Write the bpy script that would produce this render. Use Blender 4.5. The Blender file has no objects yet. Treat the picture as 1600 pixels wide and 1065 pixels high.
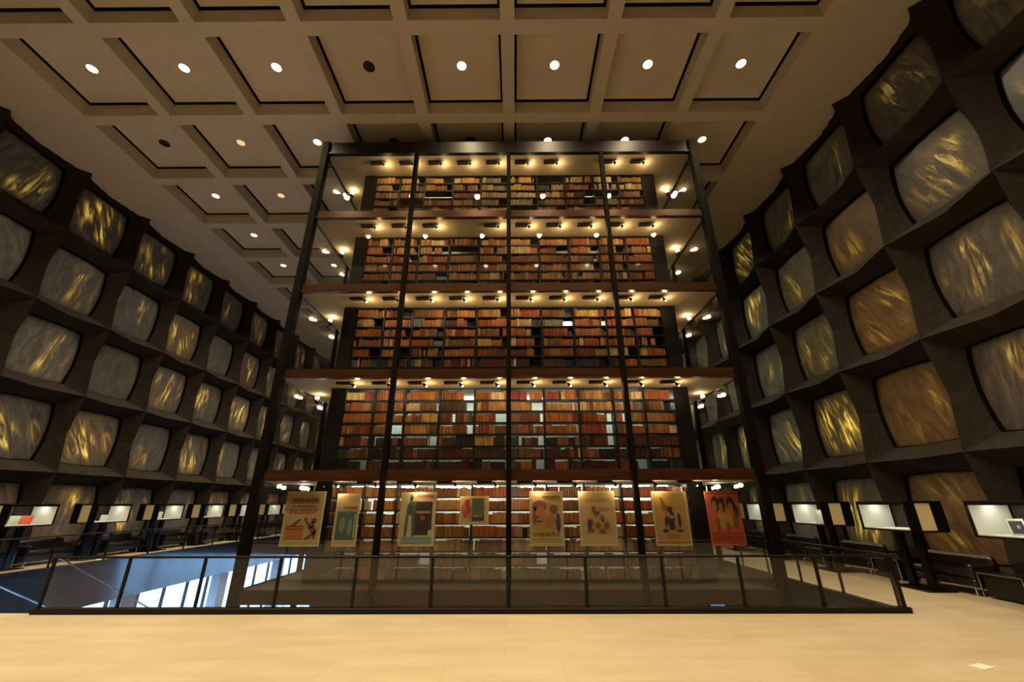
import bpy, math, random
from mathutils import Matrix, Vector
R = random.Random(7)
sc = bpy.context.scene
COL = sc.collection
PI = math.pi

# ------------------------------------------------------------------ camera
F_PX = 650.95
PITCH, ROLL, YAW = 0.3715, 0.0028, 0.0052
CAM = Vector((0.13, 0.0, 1.71))

def cam_to_world(a, b, d=1.0):
    c, s = math.cos(-ROLL), math.sin(-ROLL)
    a, b = c*a - s*b, s*a + c*b
    c, s = math.cos(PITCH), math.sin(PITCH)
    x, up, fw = a, s*d + c*b, c*d - s*b
    c, s = math.cos(-YAW), math.sin(-YAW)
    return Vector((c*x + s*fw, -s*x + c*fw, up))

right, upv, fwd = cam_to_world(1, 0, 0), cam_to_world(0, 1, 0), cam_to_world(0, 0, 1)
cd = bpy.data.cameras.new('camera')
cam = bpy.data.objects.new('camera', cd)
COL.objects.link(cam)
cam.matrix_world = Matrix(((right.x, upv.x, -fwd.x, CAM.x), (right.y, upv.y, -fwd.y, CAM.y),
                           (right.z, upv.z, -fwd.z, CAM.z), (0, 0, 0, 1)))
cd.sensor_width = 36.0
cd.lens = F_PX/1600*36.0
cd.clip_start, cd.clip_end = 0.05, 500
sc.camera = cam

def project(p):
    v = Vector(p) - CAM
    d = v.dot(fwd)
    if d <= 0.05: return None
    return 800 + F_PX*v.dot(right)/d, 532.5 - F_PX*v.dot(upv)/d, d

# ------------------------------------------------------------------ world, exposure
world = bpy.data.worlds.new('daylight')
sc.world = world
world.use_nodes = True
bg = world.node_tree.nodes['Background']
bg.inputs['Color'].default_value = (0.27, 0.57, 1.0, 1)
bg.inputs['Strength'].default_value = 13.0
vs = sc.view_settings
vs.view_transform = 'Standard'
vs.look = 'None'
vs.exposure = 0.0
vs.gamma = 1.0
vs.use_curve_mapping = False
cy = sc.cycles
cy.max_bounces = 7
cy.diffuse_bounces = 4
cy.glossy_bounces = 4
cy.transmission_bounces = 4
cy.transparent_max_bounces = 24
cy.sample_clamp_indirect = 4.0
cy.sample_clamp_direct = 0.0
cy.caustics_reflective = False
cy.caustics_refractive = False
cy.use_denoising = True
cy.use_light_tree = True

P_CEIL = 110.0       # downlights in the coffers
P_STACK = 7.0       # spotlights on the tower floors
WARM = (1.0, 0.72, 0.38)
WARM_CEIL = (1.0, 0.78, 0.47)

# ------------------------------------------------------------------ materials
def new_mat(name):
    m = bpy.data.materials.new(name)
    m.use_nodes = True
    nt = m.node_tree
    nt.nodes.clear()
    out = nt.nodes.new('ShaderNodeOutputMaterial')
    return m, nt, out

def N(nt, t, **kw):
    n = nt.nodes.new(t)
    for k, v in kw.items():
        if k.startswith('i_'):
            n.inputs[k[2:].replace('_', ' ')].default_value = v
        else:
            setattr(n, k, v)
    return n

def ramp(nt, fac, stops):
    r = N(nt, 'ShaderNodeValToRGB')
    e = r.color_ramp.elements
    while len(e) < len(stops): e.new(0.5)
    for i, (p, c) in enumerate(stops):
        e[i].position = p
        e[i].color = (c[0], c[1], c[2], 1)
    nt.links.new(fac, r.inputs[0])
    return r.outputs[0]

def pbr(name, col, rough=0.5, metal=0.0, spec=0.5, var=0.0, scale=6.0, bump=0.0, stretch=(1, 1, 1), coat=0.0):
    m, nt, out = new_mat(name)
    b = N(nt, 'ShaderNodeBsdfPrincipled')
    b.inputs['Base Color'].default_value = (*col, 1)
    b.inputs['Roughness'].default_value = rough
    b.inputs['Metallic'].default_value = metal
    b.inputs['Specular IOR Level'].default_value = spec
    b.inputs['Coat Weight'].default_value = coat
    if var or bump:
        tc = N(nt, 'ShaderNodeTexCoord')
        mp = N(nt, 'ShaderNodeMapping')
        mp.inputs['Scale'].default_value = stretch
        nz = N(nt, 'ShaderNodeTexNoise')
        nz.inputs['Scale'].default_value = scale
        nz.inputs['Detail'].default_value = 5
        nt.links.new(tc.outputs['Object'], mp.inputs[0])
        nt.links.new(mp.outputs[0], nz.inputs['Vector'])
        lo = tuple(c*(1-var) for c in col)
        hi = tuple(min(1, c*(1+var)) for c in col)
        c = ramp(nt, nz.outputs[0], [(0.3, lo), (0.7, hi)])
        nt.links.new(c, b.inputs['Base Color'])
        if bump:
            bp = N(nt, 'ShaderNodeBump')
            bp.inputs['Strength'].default_value = bump
            bp.inputs['Distance'].default_value = 0.01
            nt.links.new(nz.outputs[0], bp.inputs['Height'])
            nt.links.new(bp.outputs[0], b.inputs['Normal'])
    nt.links.new(b.outputs[0], out.inputs[0])
    return m

def emit(name, col, s):
    m, nt, out = new_mat(name)
    e = N(nt, 'ShaderNodeEmission')
    e.inputs[0].default_value = (*col, 1)
    e.inputs[1].default_value = s
    nt.links.new(e.outputs[0], out.inputs[0])
    return m

def glass_mat(name, tint=(1, 1, 1), boost=1.0):
    m, nt, out = new_mat(name)
    t = N(nt, 'ShaderNodeBsdfTransparent')
    t.inputs[0].default_value = (*tint, 1)
    g = N(nt, 'ShaderNodeBsdfGlossy')
    g.inputs['Roughness'].default_value = 0.0
    # Schlick reflectance from the angle alone, the same for both faces of a pane
    ge = N(nt, 'ShaderNodeNewGeometry')
    dt = N(nt, 'ShaderNodeVectorMath', operation='DOT_PRODUCT')
    ab = N(nt, 'ShaderNodeMath', operation='ABSOLUTE')
    om = N(nt, 'ShaderNodeMath', operation='SUBTRACT'); om.inputs[0].default_value = 1.0; om.use_clamp = True
    pw = N(nt, 'ShaderNodeMath', operation='POWER'); pw.inputs[1].default_value = 5.0
    mu = N(nt, 'ShaderNodeMath', operation='MULTIPLY_ADD')
    mu.inputs[1].default_value = 0.96*boost; mu.inputs[2].default_value = 0.04*boost
    mu.use_clamp = True
    mx = N(nt, 'ShaderNodeMixShader')
    nt.links.new(ge.outputs['Incoming'], dt.inputs[0]); nt.links.new(ge.outputs['Normal'], dt.inputs[1])
    nt.links.new(dt.outputs['Value'], ab.inputs[0]); nt.links.new(ab.outputs[0], om.inputs[1])
    nt.links.new(om.outputs[0], pw.inputs[0]); nt.links.new(pw.outputs[0], mu.inputs[0])
    nt.links.new(mu.outputs[0], mx.inputs[0])
    nt.links.new(t.outputs[0], mx.inputs[1])
    nt.links.new(g.outputs[0], mx.inputs[2])
    nt.links.new(mx.outputs[0], out.inputs[0])
    return m

def marble_mat():
    """Thin translucent marble: grey veined stone whose golden veins let the daylight through."""
    m, nt, out = new_mat('translucent_marble')
    L = nt.links.new
    tc = N(nt, 'ShaderNodeTexCoord')
    oi = N(nt, 'ShaderNodeObjectInfo')
    rnd = oi.outputs['Random']
    off = N(nt, 'ShaderNodeMath', operation='MULTIPLY'); off.inputs[1].default_value = 97.0
    L(rnd, off.inputs[0])
    # veins lean by a different angle in each slab
    w1 = N(nt, 'ShaderNodeMath', operation='MULTIPLY'); w1.inputs[1].default_value = 37.0
    L(rnd, w1.inputs[0])
    fr = N(nt, 'ShaderNodeMath', operation='FRACT'); L(w1.outputs[0], fr.inputs[0])
    an = N(nt, 'ShaderNodeMapRange'); an.inputs['To Min'].default_value = -0.62; an.inputs['To Max'].default_value = 0.38
    L(fr.outputs[0], an.inputs[0])
    vr = N(nt, 'ShaderNodeVectorRotate', rotation_type='X_AXIS')
    L(tc.outputs['Object'], vr.inputs['Vector']); L(an.outputs[0], vr.inputs['Angle'])
    cmb = N(nt, 'ShaderNodeCombineXYZ'); L(off.outputs[0], cmb.inputs[0])
    add = N(nt, 'ShaderNodeVectorMath', operation='ADD')
    L(vr.outputs[0], add.inputs[0]); L(cmb.outputs[0], add.inputs[1])
    def noise(scale_vec, sc_, det, dist, rough=0.6):
        mp = N(nt, 'ShaderNodeMapping'); mp.inputs['Scale'].default_value = scale_vec
        L(add.outputs[0], mp.inputs[0])
        nz = N(nt, 'ShaderNodeTexNoise')
        nz.inputs['Scale'].default_value = sc_; nz.inputs['Detail'].default_value = det
        nz.inputs['Distortion'].default_value = dist; nz.inputs['Roughness'].default_value = rough
        L(mp.outputs[0], nz.inputs['Vector'])
        return nz.outputs[0]
    streak = noise((1, 3.6, 0.60), 1.6, 9, 0.75, 0.70)
    blob = noise((1, 1.25, 0.55), 0.95, 1.5, 0.3)
    fine = noise((1, 2.2, 0.6), 1.35, 10, 2.6, 0.74)
    s_ = ramp(nt, streak, [(0.45, (0, 0, 0)), (0.62, (1, 1, 1))])
    b_ = ramp(nt, blob, [(0.44, (0, 0, 0)), (0.58, (1, 1, 1))])
    # gold sits away from the slab's rim
    sep = N(nt, 'ShaderNodeVectorMath', operation='LENGTH'); L(tc.outputs['Object'], sep.inputs[0])
    rim = ramp(nt, sep.outputs['Value'], [(0.55, (1, 1, 1)), (0.99, (0.10, 0.10, 0.10))])
    m1 = N(nt, 'ShaderNodeMath', operation='MULTIPLY'); L(s_, m1.inputs[0]); L(b_, m1.inputs[1])
    m2 = N(nt, 'ShaderNodeMath', operation='MULTIPLY'); L(m1.outputs[0], m2.inputs[0]); L(rim, m2.inputs[1])
    tr_f = ramp(nt, fine, [(0.32, (0.0030, 0.0014, 0.0008)), (0.48, (0.0085, 0.0042, 0.0022)), (0.62, (0.0170, 0.0082, 0.0043)), (0.75, (0.0060, 0.0030, 0.0016))])
    tint = N(nt, 'ShaderNodeMix', data_type='RGBA', blend_type='MULTIPLY'); tint.inputs[0].default_value = 1
    L(tr_f, tint.inputs[6]); L(oi.outputs['Color'], tint.inputs[7])
    gold = ramp(nt, m2.outputs[0], [(0.0, (0.0, 0.0, 0.0)), (0.20, (0.032, 0.0065, 0.0003)), (0.50, (0.150, 0.040, 0.0018)), (1.0, (0.50, 0.17, 0.018))])
    tot = N(nt, 'ShaderNodeMix', data_type='RGBA', blend_type='ADD'); tot.inputs[0].default_value = 1
    gs = N(nt, 'ShaderNodeVectorMath', operation='SCALE'); L(gold, gs.inputs[0]); L(oi.outputs['Alpha'], gs.inputs['Scale'])
    L(tint.outputs[2], tot.inputs[6]); L(gs.outputs[0], tot.inputs[7])
    df = N(nt, 'ShaderNodeBsdfPrincipled')
    df.inputs['Roughness'].default_value = 0.35
    dc = ramp(nt, fine, [(0.30, (0.035, 0.033, 0.032)), (0.44, (0.085, 0.082, 0.080)), (0.60, (0.135, 0.130, 0.126)), (0.75, (0.075, 0.070, 0.066))])
    dct = N(nt, 'ShaderNodeMix', data_type='RGBA', blend_type='MULTIPLY'); dct.inputs[0].default_value = 1
    L(dc, dct.inputs[6]); L(oi.outputs['Color'], dct.inputs[7])
    L(dct.outputs[2], df.inputs['Base Color'])
    tl = N(nt, 'ShaderNodeBsdfTranslucent')
    tk = N(nt, 'ShaderNodeVectorMath', operation='SCALE'); tk.inputs['Scale'].default_value = 0.68
    L(tot.outputs[2], tk.inputs[0]); L(tk.outputs[0], tl.inputs[0])
    ad = N(nt, 'ShaderNodeAddShader')
    L(df.outputs[0], ad.inputs[0]); L(tl.outputs[0], ad.inputs[1])
    L(ad.outputs[0], out.inputs[0])
    return m

def floor_mat():
    m, nt, out = new_mat('travertine')
    L = nt.links.new
    tc = N(nt, 'ShaderNodeTexCoord')
    nz = N(nt, 'ShaderNodeTexNoise'); nz.inputs['Scale'].default_value = 1.3; nz.inputs['Detail'].default_value = 8
    mp = N(nt, 'ShaderNodeMapping'); mp.inputs['Scale'].default_value = (0.6, 2.4, 1)
    L(tc.outputs['Object'], mp.inputs[0]); L(mp.outputs[0], nz.inputs['Vector'])
    br = N(nt, 'ShaderNodeTexBrick')
    br.offset = 0.5
    br.inputs['Scale'].default_value = 1.0
    br.inputs['Brick Width'].default_value = 1.32
    br.inputs['Row Height'].default_value = 0.66
    br.inputs['Mortar Size'].default_value = 0.004
    br.inputs['Color1'].default_value = (1, 1, 1, 1)
    br.inputs['Color2'].default_value = (0.93, 0.93, 0.93, 1)
    br.inputs['Mortar'].default_value = (0.80, 0.78, 0.74, 1)
    L(tc.outputs['Object'], br.inputs['Vector'])
    c = ramp(nt, nz.outputs[0], [(0.3, (0.57, 0.47, 0.32)), (0.7, (0.66, 0.56, 0.40))])
    mx = N(nt, 'ShaderNodeMix', data_type='RGBA', blend_type='MULTIPLY'); mx.inputs[0].default_value = 1
    L(c, mx.inputs[6]); L(br.outputs[0], mx.inputs[7])
    b = N(nt, 'ShaderNodeBsdfPrincipled')
    b.inputs['Roughness'].default_value = 0.42
    b.inputs['Specular IOR Level'].default_value = 0.3
    L(mx.outputs[2], b.inputs['Base Color'])
    L(b.outputs[0], out.inputs[0])
    return m

M = {}
M['marble'] = marble_mat()
M['floor'] = floor_mat()
M['granite'] = pbr('grey_granite', (0.025, 0.019, 0.0155), 0.7, spec=0.2, var=0.22, scale=9)
M['reveal'] = pbr('painted_gap_shade', (0.006, 0.005, 0.005), 0.8, spec=0.1)  # near-black colour paints the shade inside reveals and panel gaps
M['dark_granite'] = pbr('polished_dark_granite', (0.030, 0.030, 0.034), 0.10, spec=0.7)
M['plaster'] = pbr('ceiling_plaster', (0.60, 0.53, 0.45), 0.85, spec=0.15, var=0.04, scale=3)
M['panel'] = pbr('coffer_panel', (0.64, 0.56, 0.47), 0.9, spec=0.1, var=0.04, scale=2)
M['black'] = pbr('black_metal', (0.004, 0.0035, 0.0035), 0.4, spec=0.2)
M['bronze'] = pbr('dark_bronze', (0.008, 0.005, 0.0038), 0.42, metal=0.1, spec=0.25, var=0.25, scale=3, stretch=(1, 1, 8))
M['bronze_post'] = pbr('blackened_bronze', (0.004, 0.0028, 0.0024), 0.6, spec=0.06)
M['bronze_fascia'] = pbr('bronze_fascia', (0.075, 0.030, 0.012), 0.26, metal=0.5, var=0.25, scale=2, stretch=(1, 1, 9))
M['shelf'] = pbr('shelf_steel', (0.008, 0.009, 0.011), 0.45, spec=0.3)
M['slab_white'] = pbr('stack_ceiling', (0.36, 0.28, 0.16), 0.85)
M['carpet'] = pbr('stack_floor', (0.05, 0.035, 0.02), 0.8)
M['added_backing'] = pbr('white_bounce_backing', (0.80, 0.80, 0.76), 0.8)
M['added_backing_grey'] = pbr('grey_bounce_backing', (0.50, 0.55, 0.52), 0.8)
M['end_panel'] = pbr('end_panel', (0.007, 0.007, 0.009), 0.5, spec=0.2)
M['glass'] = glass_mat('clear_glass', (0.97, 0.98, 0.98), 1.0)
M['rail_glass'] = glass_mat('railing_glass', (0.985, 0.99, 0.99), 0.7)
M['case_glass'] = glass_mat('case_glass', (0.99, 0.99, 0.99), 0.7)
M['case_white'] = pbr('case_white', (0.85, 0.84, 0.74), 0.8)
M['case_cream'] = pbr('case_cream', (0.85, 0.74, 0.44), 0.8)
M['leather'] = pbr('dark_leather', (0.020, 0.011, 0.009), 0.33, var=0.3, scale=20, bump=0.3)
M['leather_black'] = pbr('black_leather', (0.007, 0.007, 0.008), 0.35, var=0.3, scale=20, bump=0.3)
M['chrome'] = pbr('chrome', (0.75, 0.72, 0.66), 0.18, metal=1.0)
M['bulb'] = emit('lamp_glow', (1.0, 0.84, 0.55), 18.0)
M['lens_on'] = emit('downlight_glow', (1.0, 0.86, 0.60), 3.6)
M['lens_dim'] = emit('downlight_dim_glow', (1.0, 0.62, 0.28), 1.0)
M['tube'] = emit('cool_tube_glow', (0.92, 1.0, 0.84), 24.0)
M['case_tube'] = emit('case_tube_glow', (1.0, 0.97, 0.80), 14.0)
M['lens_off'] = pbr('unlit_lens', (0.01, 0.008, 0.007), 0.5)
M['window_glass'] = glass_mat('window_glass', (0.95, 0.97, 1.0), 0.8)
M['plaza'] = pbr('plaza_paving', (0.62, 0.60, 0.57), 0.8)
M['lower_floor'] = pbr('pale_lobby_floor', (0.48, 0.47, 0.45), 0.25)
M['column'] = pbr('pale_column', (0.40, 0.41, 0.43), 0.5)

BOOKS = [('orange', (0.46, 0.165, 0.045)), ('tan', (0.46, 0.25, 0.095)), ('cream', (0.68, 0.52, 0.28)),
         ('brown', (0.20, 0.085, 0.034)), ('dark brown', (0.070, 0.032, 0.018)), ('red', (0.30, 0.055, 0.028)),
         ('maroon', (0.10, 0.020, 0.016)), ('black', (0.022, 0.018, 0.018)), ('dark green', (0.030, 0.060, 0.030)),
         ('russet', (0.38, 0.105, 0.028)), ('yellow', (0.62, 0.38, 0.08)), ('grey', (0.20, 0.20, 0.17))]
BM = [pbr('binding_'+n.replace(' ', '_'), tuple(v*0.80 for v in c), 0.5, spec=0.35, var=0.55, scale=17, stretch=(1, 0, 0.12)) for n, c in BOOKS]

# ------------------------------------------------------------------ mesh helpers
class MB:
    def __init__(s): s.v = []; s.f = []; s.m = []
    def face(s, pts, mi=0):
        n = len(s.v); s.v += [tuple(p) for p in pts]; s.f.append(tuple(range(n, n+len(pts)))); s.m.append(mi)
    def box(s, x0, x1, y0, y1, z0, z1, mi=0, faces='xXyYzZ', mz=None, ms=None):
        n = len(s.v)
        s.v += [(x0,y0,z0),(x1,y0,z0),(x1,y1,z0),(x0,y1,z0),(x0,y0,z1),(x1,y0,z1),(x1,y1,z1),(x0,y1,z1)]
        F = {'z':(0,3,2,1),'Z':(4,5,6,7),'y':(0,1,5,4),'Y':(2,3,7,6),'x':(3,0,4,7),'X':(1,2,6,5)}
        for k in faces:
            s.f.append(tuple(n+i for i in F[k]))
            s.m.append(mz if (k == 'z' and mz is not None) else (ms if (k in 'xXyY' and ms is not None) else mi))
        return s
    def bevbox(s, x0, x1, y0, y1, z0, z1, b=0.01, mi=0):
        """box with chamfered edges"""
        def ring(z, i):
            return [(x0+i,y0,z),(x1-i,y0,z),(x1,y0+i,z),(x1,y1-i,z),(x1-i,y1,z),(x0+i,y1,z),(x0,y1-i,z),(x0,y0+i,z)]
        def inner(z):
            return [(x0+b,y0+b,z),(x1-b,y0+b,z),(x1-b,y0+b,z),(x1-b,y1-b,z),(x1-b,y1-b,z),(x0+b,y1-b,z),(x0+b,y1-b,z),(x0+b,y0+b,z)]
        n = len(s.v)
        r0 = [(x0+b,y0+b,z0),(x1-b,y0+b,z0),(x1-b,y1-b,z0),(x0+b,y1-b,z0)]
        r3 = [(p[0],p[1],z1) for p in r0]
        s.v += r0 + ring(z0+b, b) + ring(z1-b, b) + r3
        a, c, d, e = n, n+4, n+12, n+20
        s.f.append((a, a+3, a+2, a+1)); s.m.append(mi)
        s.f.append((e, e+1, e+2, e+3)); s.m.append(mi)
        for i in range(8):
            j = (i+1) % 8
            s.f.append((c+i, c+j, d+j, d+i)); s.m.append(mi)
        for k in range(4):
            i0, i1 = 2*k, 2*k+1
            kk = (k+1) % 4
            s.f.append((a+k, a+kk, c+i1, c+i0)); s.m.append(mi)
            s.f.append((a+kk, c+(i1+1) % 8, c+i1)); s.m.append(mi)
            s.f.append((d+i0, d+i1, e+kk, e+k)); s.m.append(mi)
            s.f.append((d+i1, d+(i1+1) % 8, e+kk)); s.m.append(mi)
        return s
    def beam(s, p, q, w, h, mi=0, up=(0, 0, 1)):
        p, q = Vector(p), Vector(q)
        d = (q-p).normalized(); u = Vector(up)
        sd = d.cross(u)
        if sd.length < 1e-4: sd = d.cross(Vector((0, 1, 0)))
        sd.normalize(); u = sd.cross(d).normalized()
        n = len(s.v)
        for c in (p, q):
            for a, b in ((-1,-1),(1,-1),(1,1),(-1,1)):
                s.v.append(tuple(c + sd*(a*w/2) + u*(b*h/2)))
        for f in ((0,3,2,1),(4,5,6,7),(0,1,5,4),(1,2,6,5),(2,3,7,6),(3,0,4,7)):
            s.f.append(tuple(n+i for i in f)); s.m.append(mi)
        return s
    def tube(s, p, q, r0, r1=None, n=10, mi=0, caps=True):
        r1 = r0 if r1 is None else r1
        p, q = Vector(p), Vector(q)
        d = (q-p).normalized()
        a = d.orthogonal().normalized(); b = d.cross(a)
        k = len(s.v)
        for c, r in ((p, r0), (q, r1)):
            for i in range(n):
                t = 2*PI*i/n
                s.v.append(tuple(c + a*(r*math.cos(t)) + b*(r*math.sin(t))))
        for i in range(n):
            j = (i+1) % n
            s.f.append((k+i, k+j, k+n+j, k+n+i)); s.m.append(mi)
        if caps:
            s.f.append(tuple(k+n-1-i for i in range(n))); s.m.append(mi)
            s.f.append(tuple(k+n+i for i in range(n))); s.m.append(mi)
        return s
    def ball(s, c, r, n=8, m=5, mi=0, sz=1.0):
        k = len(s.v)
        s.v.append((c[0], c[1], c[2]-r*sz))
        for j in range(1, m):
            t = -PI/2 + PI*j/m
            for i in range(n):
                a = 2*PI*i/n
                s.v.append((c[0]+r*math.cos(t)*math.cos(a), c[1]+r*math.cos(t)*math.sin(a), c[2]+r*sz*math.sin(t)))
        s.v.append((c[0], c[1], c[2]+r*sz))
        e = len(s.v)-1
        for i in range(n):
            j = (i+1) % n
            s.f.append((k, k+1+j, k+1+i)); s.m.append(mi)
            s.f.append((e, e-n+i, e-n+j)); s.m.append(mi)
            for q in range(m-2):
                a = k+1+q*n
                s.f.append((a+i, a+j, a+n+j, a+n+i)); s.m.append(mi)
        return s
    def build(s, name, mats, parent=None, smooth=False):
        me = bpy.data.meshes.new(name)
        me.from_pydata(s.v, [], s.f)
        if not isinstance(mats, (list, tuple)): mats = [mats]
        for m in mats: me.materials.append(m)
        if len(mats) > 1: me.polygons.foreach_set('material_index', s.m)
        if smooth: me.polygons.foreach_set('use_smooth', [True]*len(me.polygons))
        me.update()
        o = bpy.data.objects.new(name, me)
        COL.objects.link(o)
        if parent: o.parent = parent
        return o

def tag(o, label=None, cat=None, group=None, kind=None):
    if label: o['label'] = label
    if cat: o['category'] = cat
    if group: o['group'] = group
    if kind: o['kind'] = kind
    return o

def thing(name, label, cat, loc=(0, 0, 0), rz=0, group=None):
    o = bpy.data.objects.new(name, None)
    o.empty_display_size = 0.1
    COL.objects.link(o)
    o.location = loc; o.rotation_euler = (0, 0, rz)
    return tag(o, label, cat, group)

def copy_tree(o, parent=None):
    c = o.copy(); COL.objects.link(c)
    if parent: c.parent = parent
    for ch in list(o.children): copy_tree(ch, c)
    return c

def struct(o): o['kind'] = 'structure'; return o

ORD = ['first','second','third','fourth','fifth','sixth','seventh','eighth','ninth','tenth','eleventh','twelfth',
       'thirteenth','fourteenth','fifteenth','sixteenth','seventeenth','eighteenth','nineteenth','twentieth']
def ordn(i):
    if i < 20: return ORD[i]
    tens = {2: 'twenty', 3: 'thirty', 4: 'forty', 5: 'fifty'}
    t, u = divmod(i+1, 10)
    return (tens[t] + ('ieth' if u == 0 else '-' + ORD[u-1])).replace('yieth', 'ieth')

# ------------------------------------------------------------------ dimensions
XL, XR = -15.6, 10.2          # marble planes
YN, YF = -3.9, 35.25          # near / far wall
CW, RH, ROW0 = 2.61, 2.57, 1.42
Y0 = 7.85                     # a column centre
H_RIB, H_PAN = 12.82, 13.30   # rib undersides / coffer panels
OPL, OPR, OPN, OPF = -13.4, 6.68, 8.19, 29.3    # opening in the floor
TX, TN, TF = 5.46, 9.55, 27.85                  # tower half width, near, far
GZ = -3.9                                       # ground storey floor
CEILS = [2.17 + 2.31*k for k in range(5)]
MC = 2.64

# ------------------------------------------------------------------ floor with the opening
mb = MB()
def slab(x0, x1, y0, y1, faces):
    mb.box(x0, x1, y0, y1, -1.27, 0.0, 0, faces, mz=1, ms=1)
slab(XL-0.3, XR+0.3, YN-0.3, OPN, 'YzZ')
slab(XL-0.3, OPL, OPN, OPF, 'XzZ')
slab(OPR, XR+0.3, OPN, OPF, 'xzZ')
slab(XL-0.3, XR+0.3, OPF, YF+0.3, 'yzZ')
struct(mb.build('floor', [M['floor'], M['dark_granite']]))
mb = MB(); mb.box(XL-0.3, XR+0.3, YN-0.3, YF+0.3, GZ-0.2, GZ, 0)
struct(mb.build('floor', M['lower_floor']))
mb = MB(); mb.box(-60, 60, -40, 90, GZ-0.5, GZ-0.21, 0)
struct(mb.build('floor', M['plaza']))

# ------------------------------------------------------------------ granite grid walls
def ring_pts(hw, hh, bx, bz, n=6):
    """barrel shaped ring, counter-clockwise in (y, z), starting at the lower near corner"""
    P = []
    def seg(a, b, nrm, bul):
        for i in range(n):
            t = i/n
            k = bul*(1-(2*t-1)**2)
            P.append((a[0]+(b[0]-a[0])*t + nrm[0]*k, a[1]+(b[1]-a[1])*t + nrm[1]*k))
    seg((-hw,-hh),(hw,-hh),(0,-1),bz); seg((hw,-hh),(hw,hh),(1,0),bx)
    seg((hw,hh),(-hw,hh),(0,1),bz); seg((-hw,hh),(-hw,-hh),(-1,0),bx)
    return P

HW, HH, BX, BZ = 0.90, 0.94, 0.12, 0.035
NS = 6
def outer_ring(ztop_flat, zbot_flat, ch):
    P = []
    a, b0, b1 = CW/2, -RH/2, ch
    PJ, PVM, PHM = 0.55, 0.38, 0.26
    def lerp(t, pj0, pm, pj1):
        return pj0+(pm-pj0)*t*2 if t < .5 else pm+(pj1-pm)*(t*2-1)
    for i in range(NS):
        t = i/NS; P.append((-a+2*a*t, b0, lerp(t, PJ, PHM, PJ)))
    for i in range(NS):
        t = i/NS; P.append((a, b0+(b1-b0)*t, lerp(t, PJ, PVM, PJ)))
    for i in range(NS):
        t = i/NS; P.append((a-2*a*t, b1, lerp(t, PJ, 0.06 if ztop_flat else PHM, PJ)))
    for i in range(NS):
        t = i/NS; P.append((-a, b1-(b1-b0)*t, lerp(t, PJ, PVM, PJ)))
    return P

def wall_mesh(side):
    """side -1 left (inside is +x), +1 right"""
    X = XL if side < 0 else XR
    s = 1 if side < 0 else -1
    mb = MB()
    inner = ring_pts(HW, HH, BX, BZ, NS)
    lip = ring_pts(HW-0.09, HH-0.09, BX, BZ, NS)
    for c in range(-4, 11):
        yc = Y0 + c*CW
        for r in range(5):
            zc = ROW0 + r*RH
            top = r == 4
            out = outer_ring(top, r == 0, (13.4-zc) if top else RH/2)
            if r == 0: out = [(y, -zc, p*0.55) if z < -RH/2+0.01 else (y, z, p) for y, z, p in out]
            n = len(inner)
            for i in range(n):
                j = (i+1) % n
                o0, o1, i0, i1, l0, l1 = out[i], out[j], inner[i], inner[j], lip[i], lip[j]
                q = [(X+s*o0[2], yc+o0[0], zc+o0[1]), (X+s*o1[2], yc+o1[0], zc+o1[1]),
                     (X+s*0.03, yc+i1[0], zc+i1[1]), (X+s*0.03, yc+i0[0], zc+i0[1])]
                mb.face(q, 0)
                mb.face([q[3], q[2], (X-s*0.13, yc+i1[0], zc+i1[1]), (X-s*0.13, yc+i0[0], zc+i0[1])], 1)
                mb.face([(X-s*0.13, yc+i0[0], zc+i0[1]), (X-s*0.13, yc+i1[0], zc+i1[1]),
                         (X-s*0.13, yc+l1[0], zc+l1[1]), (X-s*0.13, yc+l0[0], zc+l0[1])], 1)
    # outer skin of the wall between the openings
    return mb
struct(wall_mesh(-1).build('wall_left', [M['granite'], M['reveal']]))
struct(wall_mesh(1).build('wall_right', [M['granite'], M['reveal']]))
for nm, y in (('wall_near', YN), ('wall_far', YF)):
    mb = MB(); mb.box(XL-0.4, XR+0.4, y-(0.3 if y < 0 else 0), y+(0 if y < 0 else 0.3), GZ if y < 0 else -1.27, 13.6)
    struct(mb.build(nm, M['granite']))
# lower storey: blind granite on the right, glazed on the left
mb = MB(); mb.box(XR, XR+0.3, YN, YF, GZ, -1.2)
struct(mb.build('wall_right', M['dark_granite']))

def marble_slab():
    mb = MB()
    P = ring_pts(HW-0.022, HH-0.022, BX, BZ, NS)
    n = len(P)
    ctr = (-0.055, 0.0, 0.0)
    rings = [1.0, 0.985]
    for i in range(n):
        j = (i+1) % n
        a, b = P[i], P[j]
        a2, b2 = (a[0]*.985, a[1]*.985), (b[0]*.985, b[1]*.985)
        mb.face([ctr, (-0.055, a2[0], a2[1]), (-0.055, b2[0], b2[1])])
        mb.face([(-0.055, a2[0], a2[1]), (-0.067, a[0], a[1]), (-0.067, b[0], b[1]), (-0.055, b2[0], b2[1])])
        mb.face([(-0.067, a[0], a[1]), (-0.12, a[0], a[1]), (-0.12, b[0], b[1]), (-0.067, b[0], b[1])])
    return mb
proto = marble_slab().build('marble_panel', M['marble'])
used = False
GREY, COOL, BROWN, OLIVE = (0.95, 0.95, 1.02), (0.8, 0.9, 1.05), (1.15, 0.72, 0.36), (0.95, 0.95, 0.55)
right_tint = {  # (row, column): tint read from the photograph
}
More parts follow.
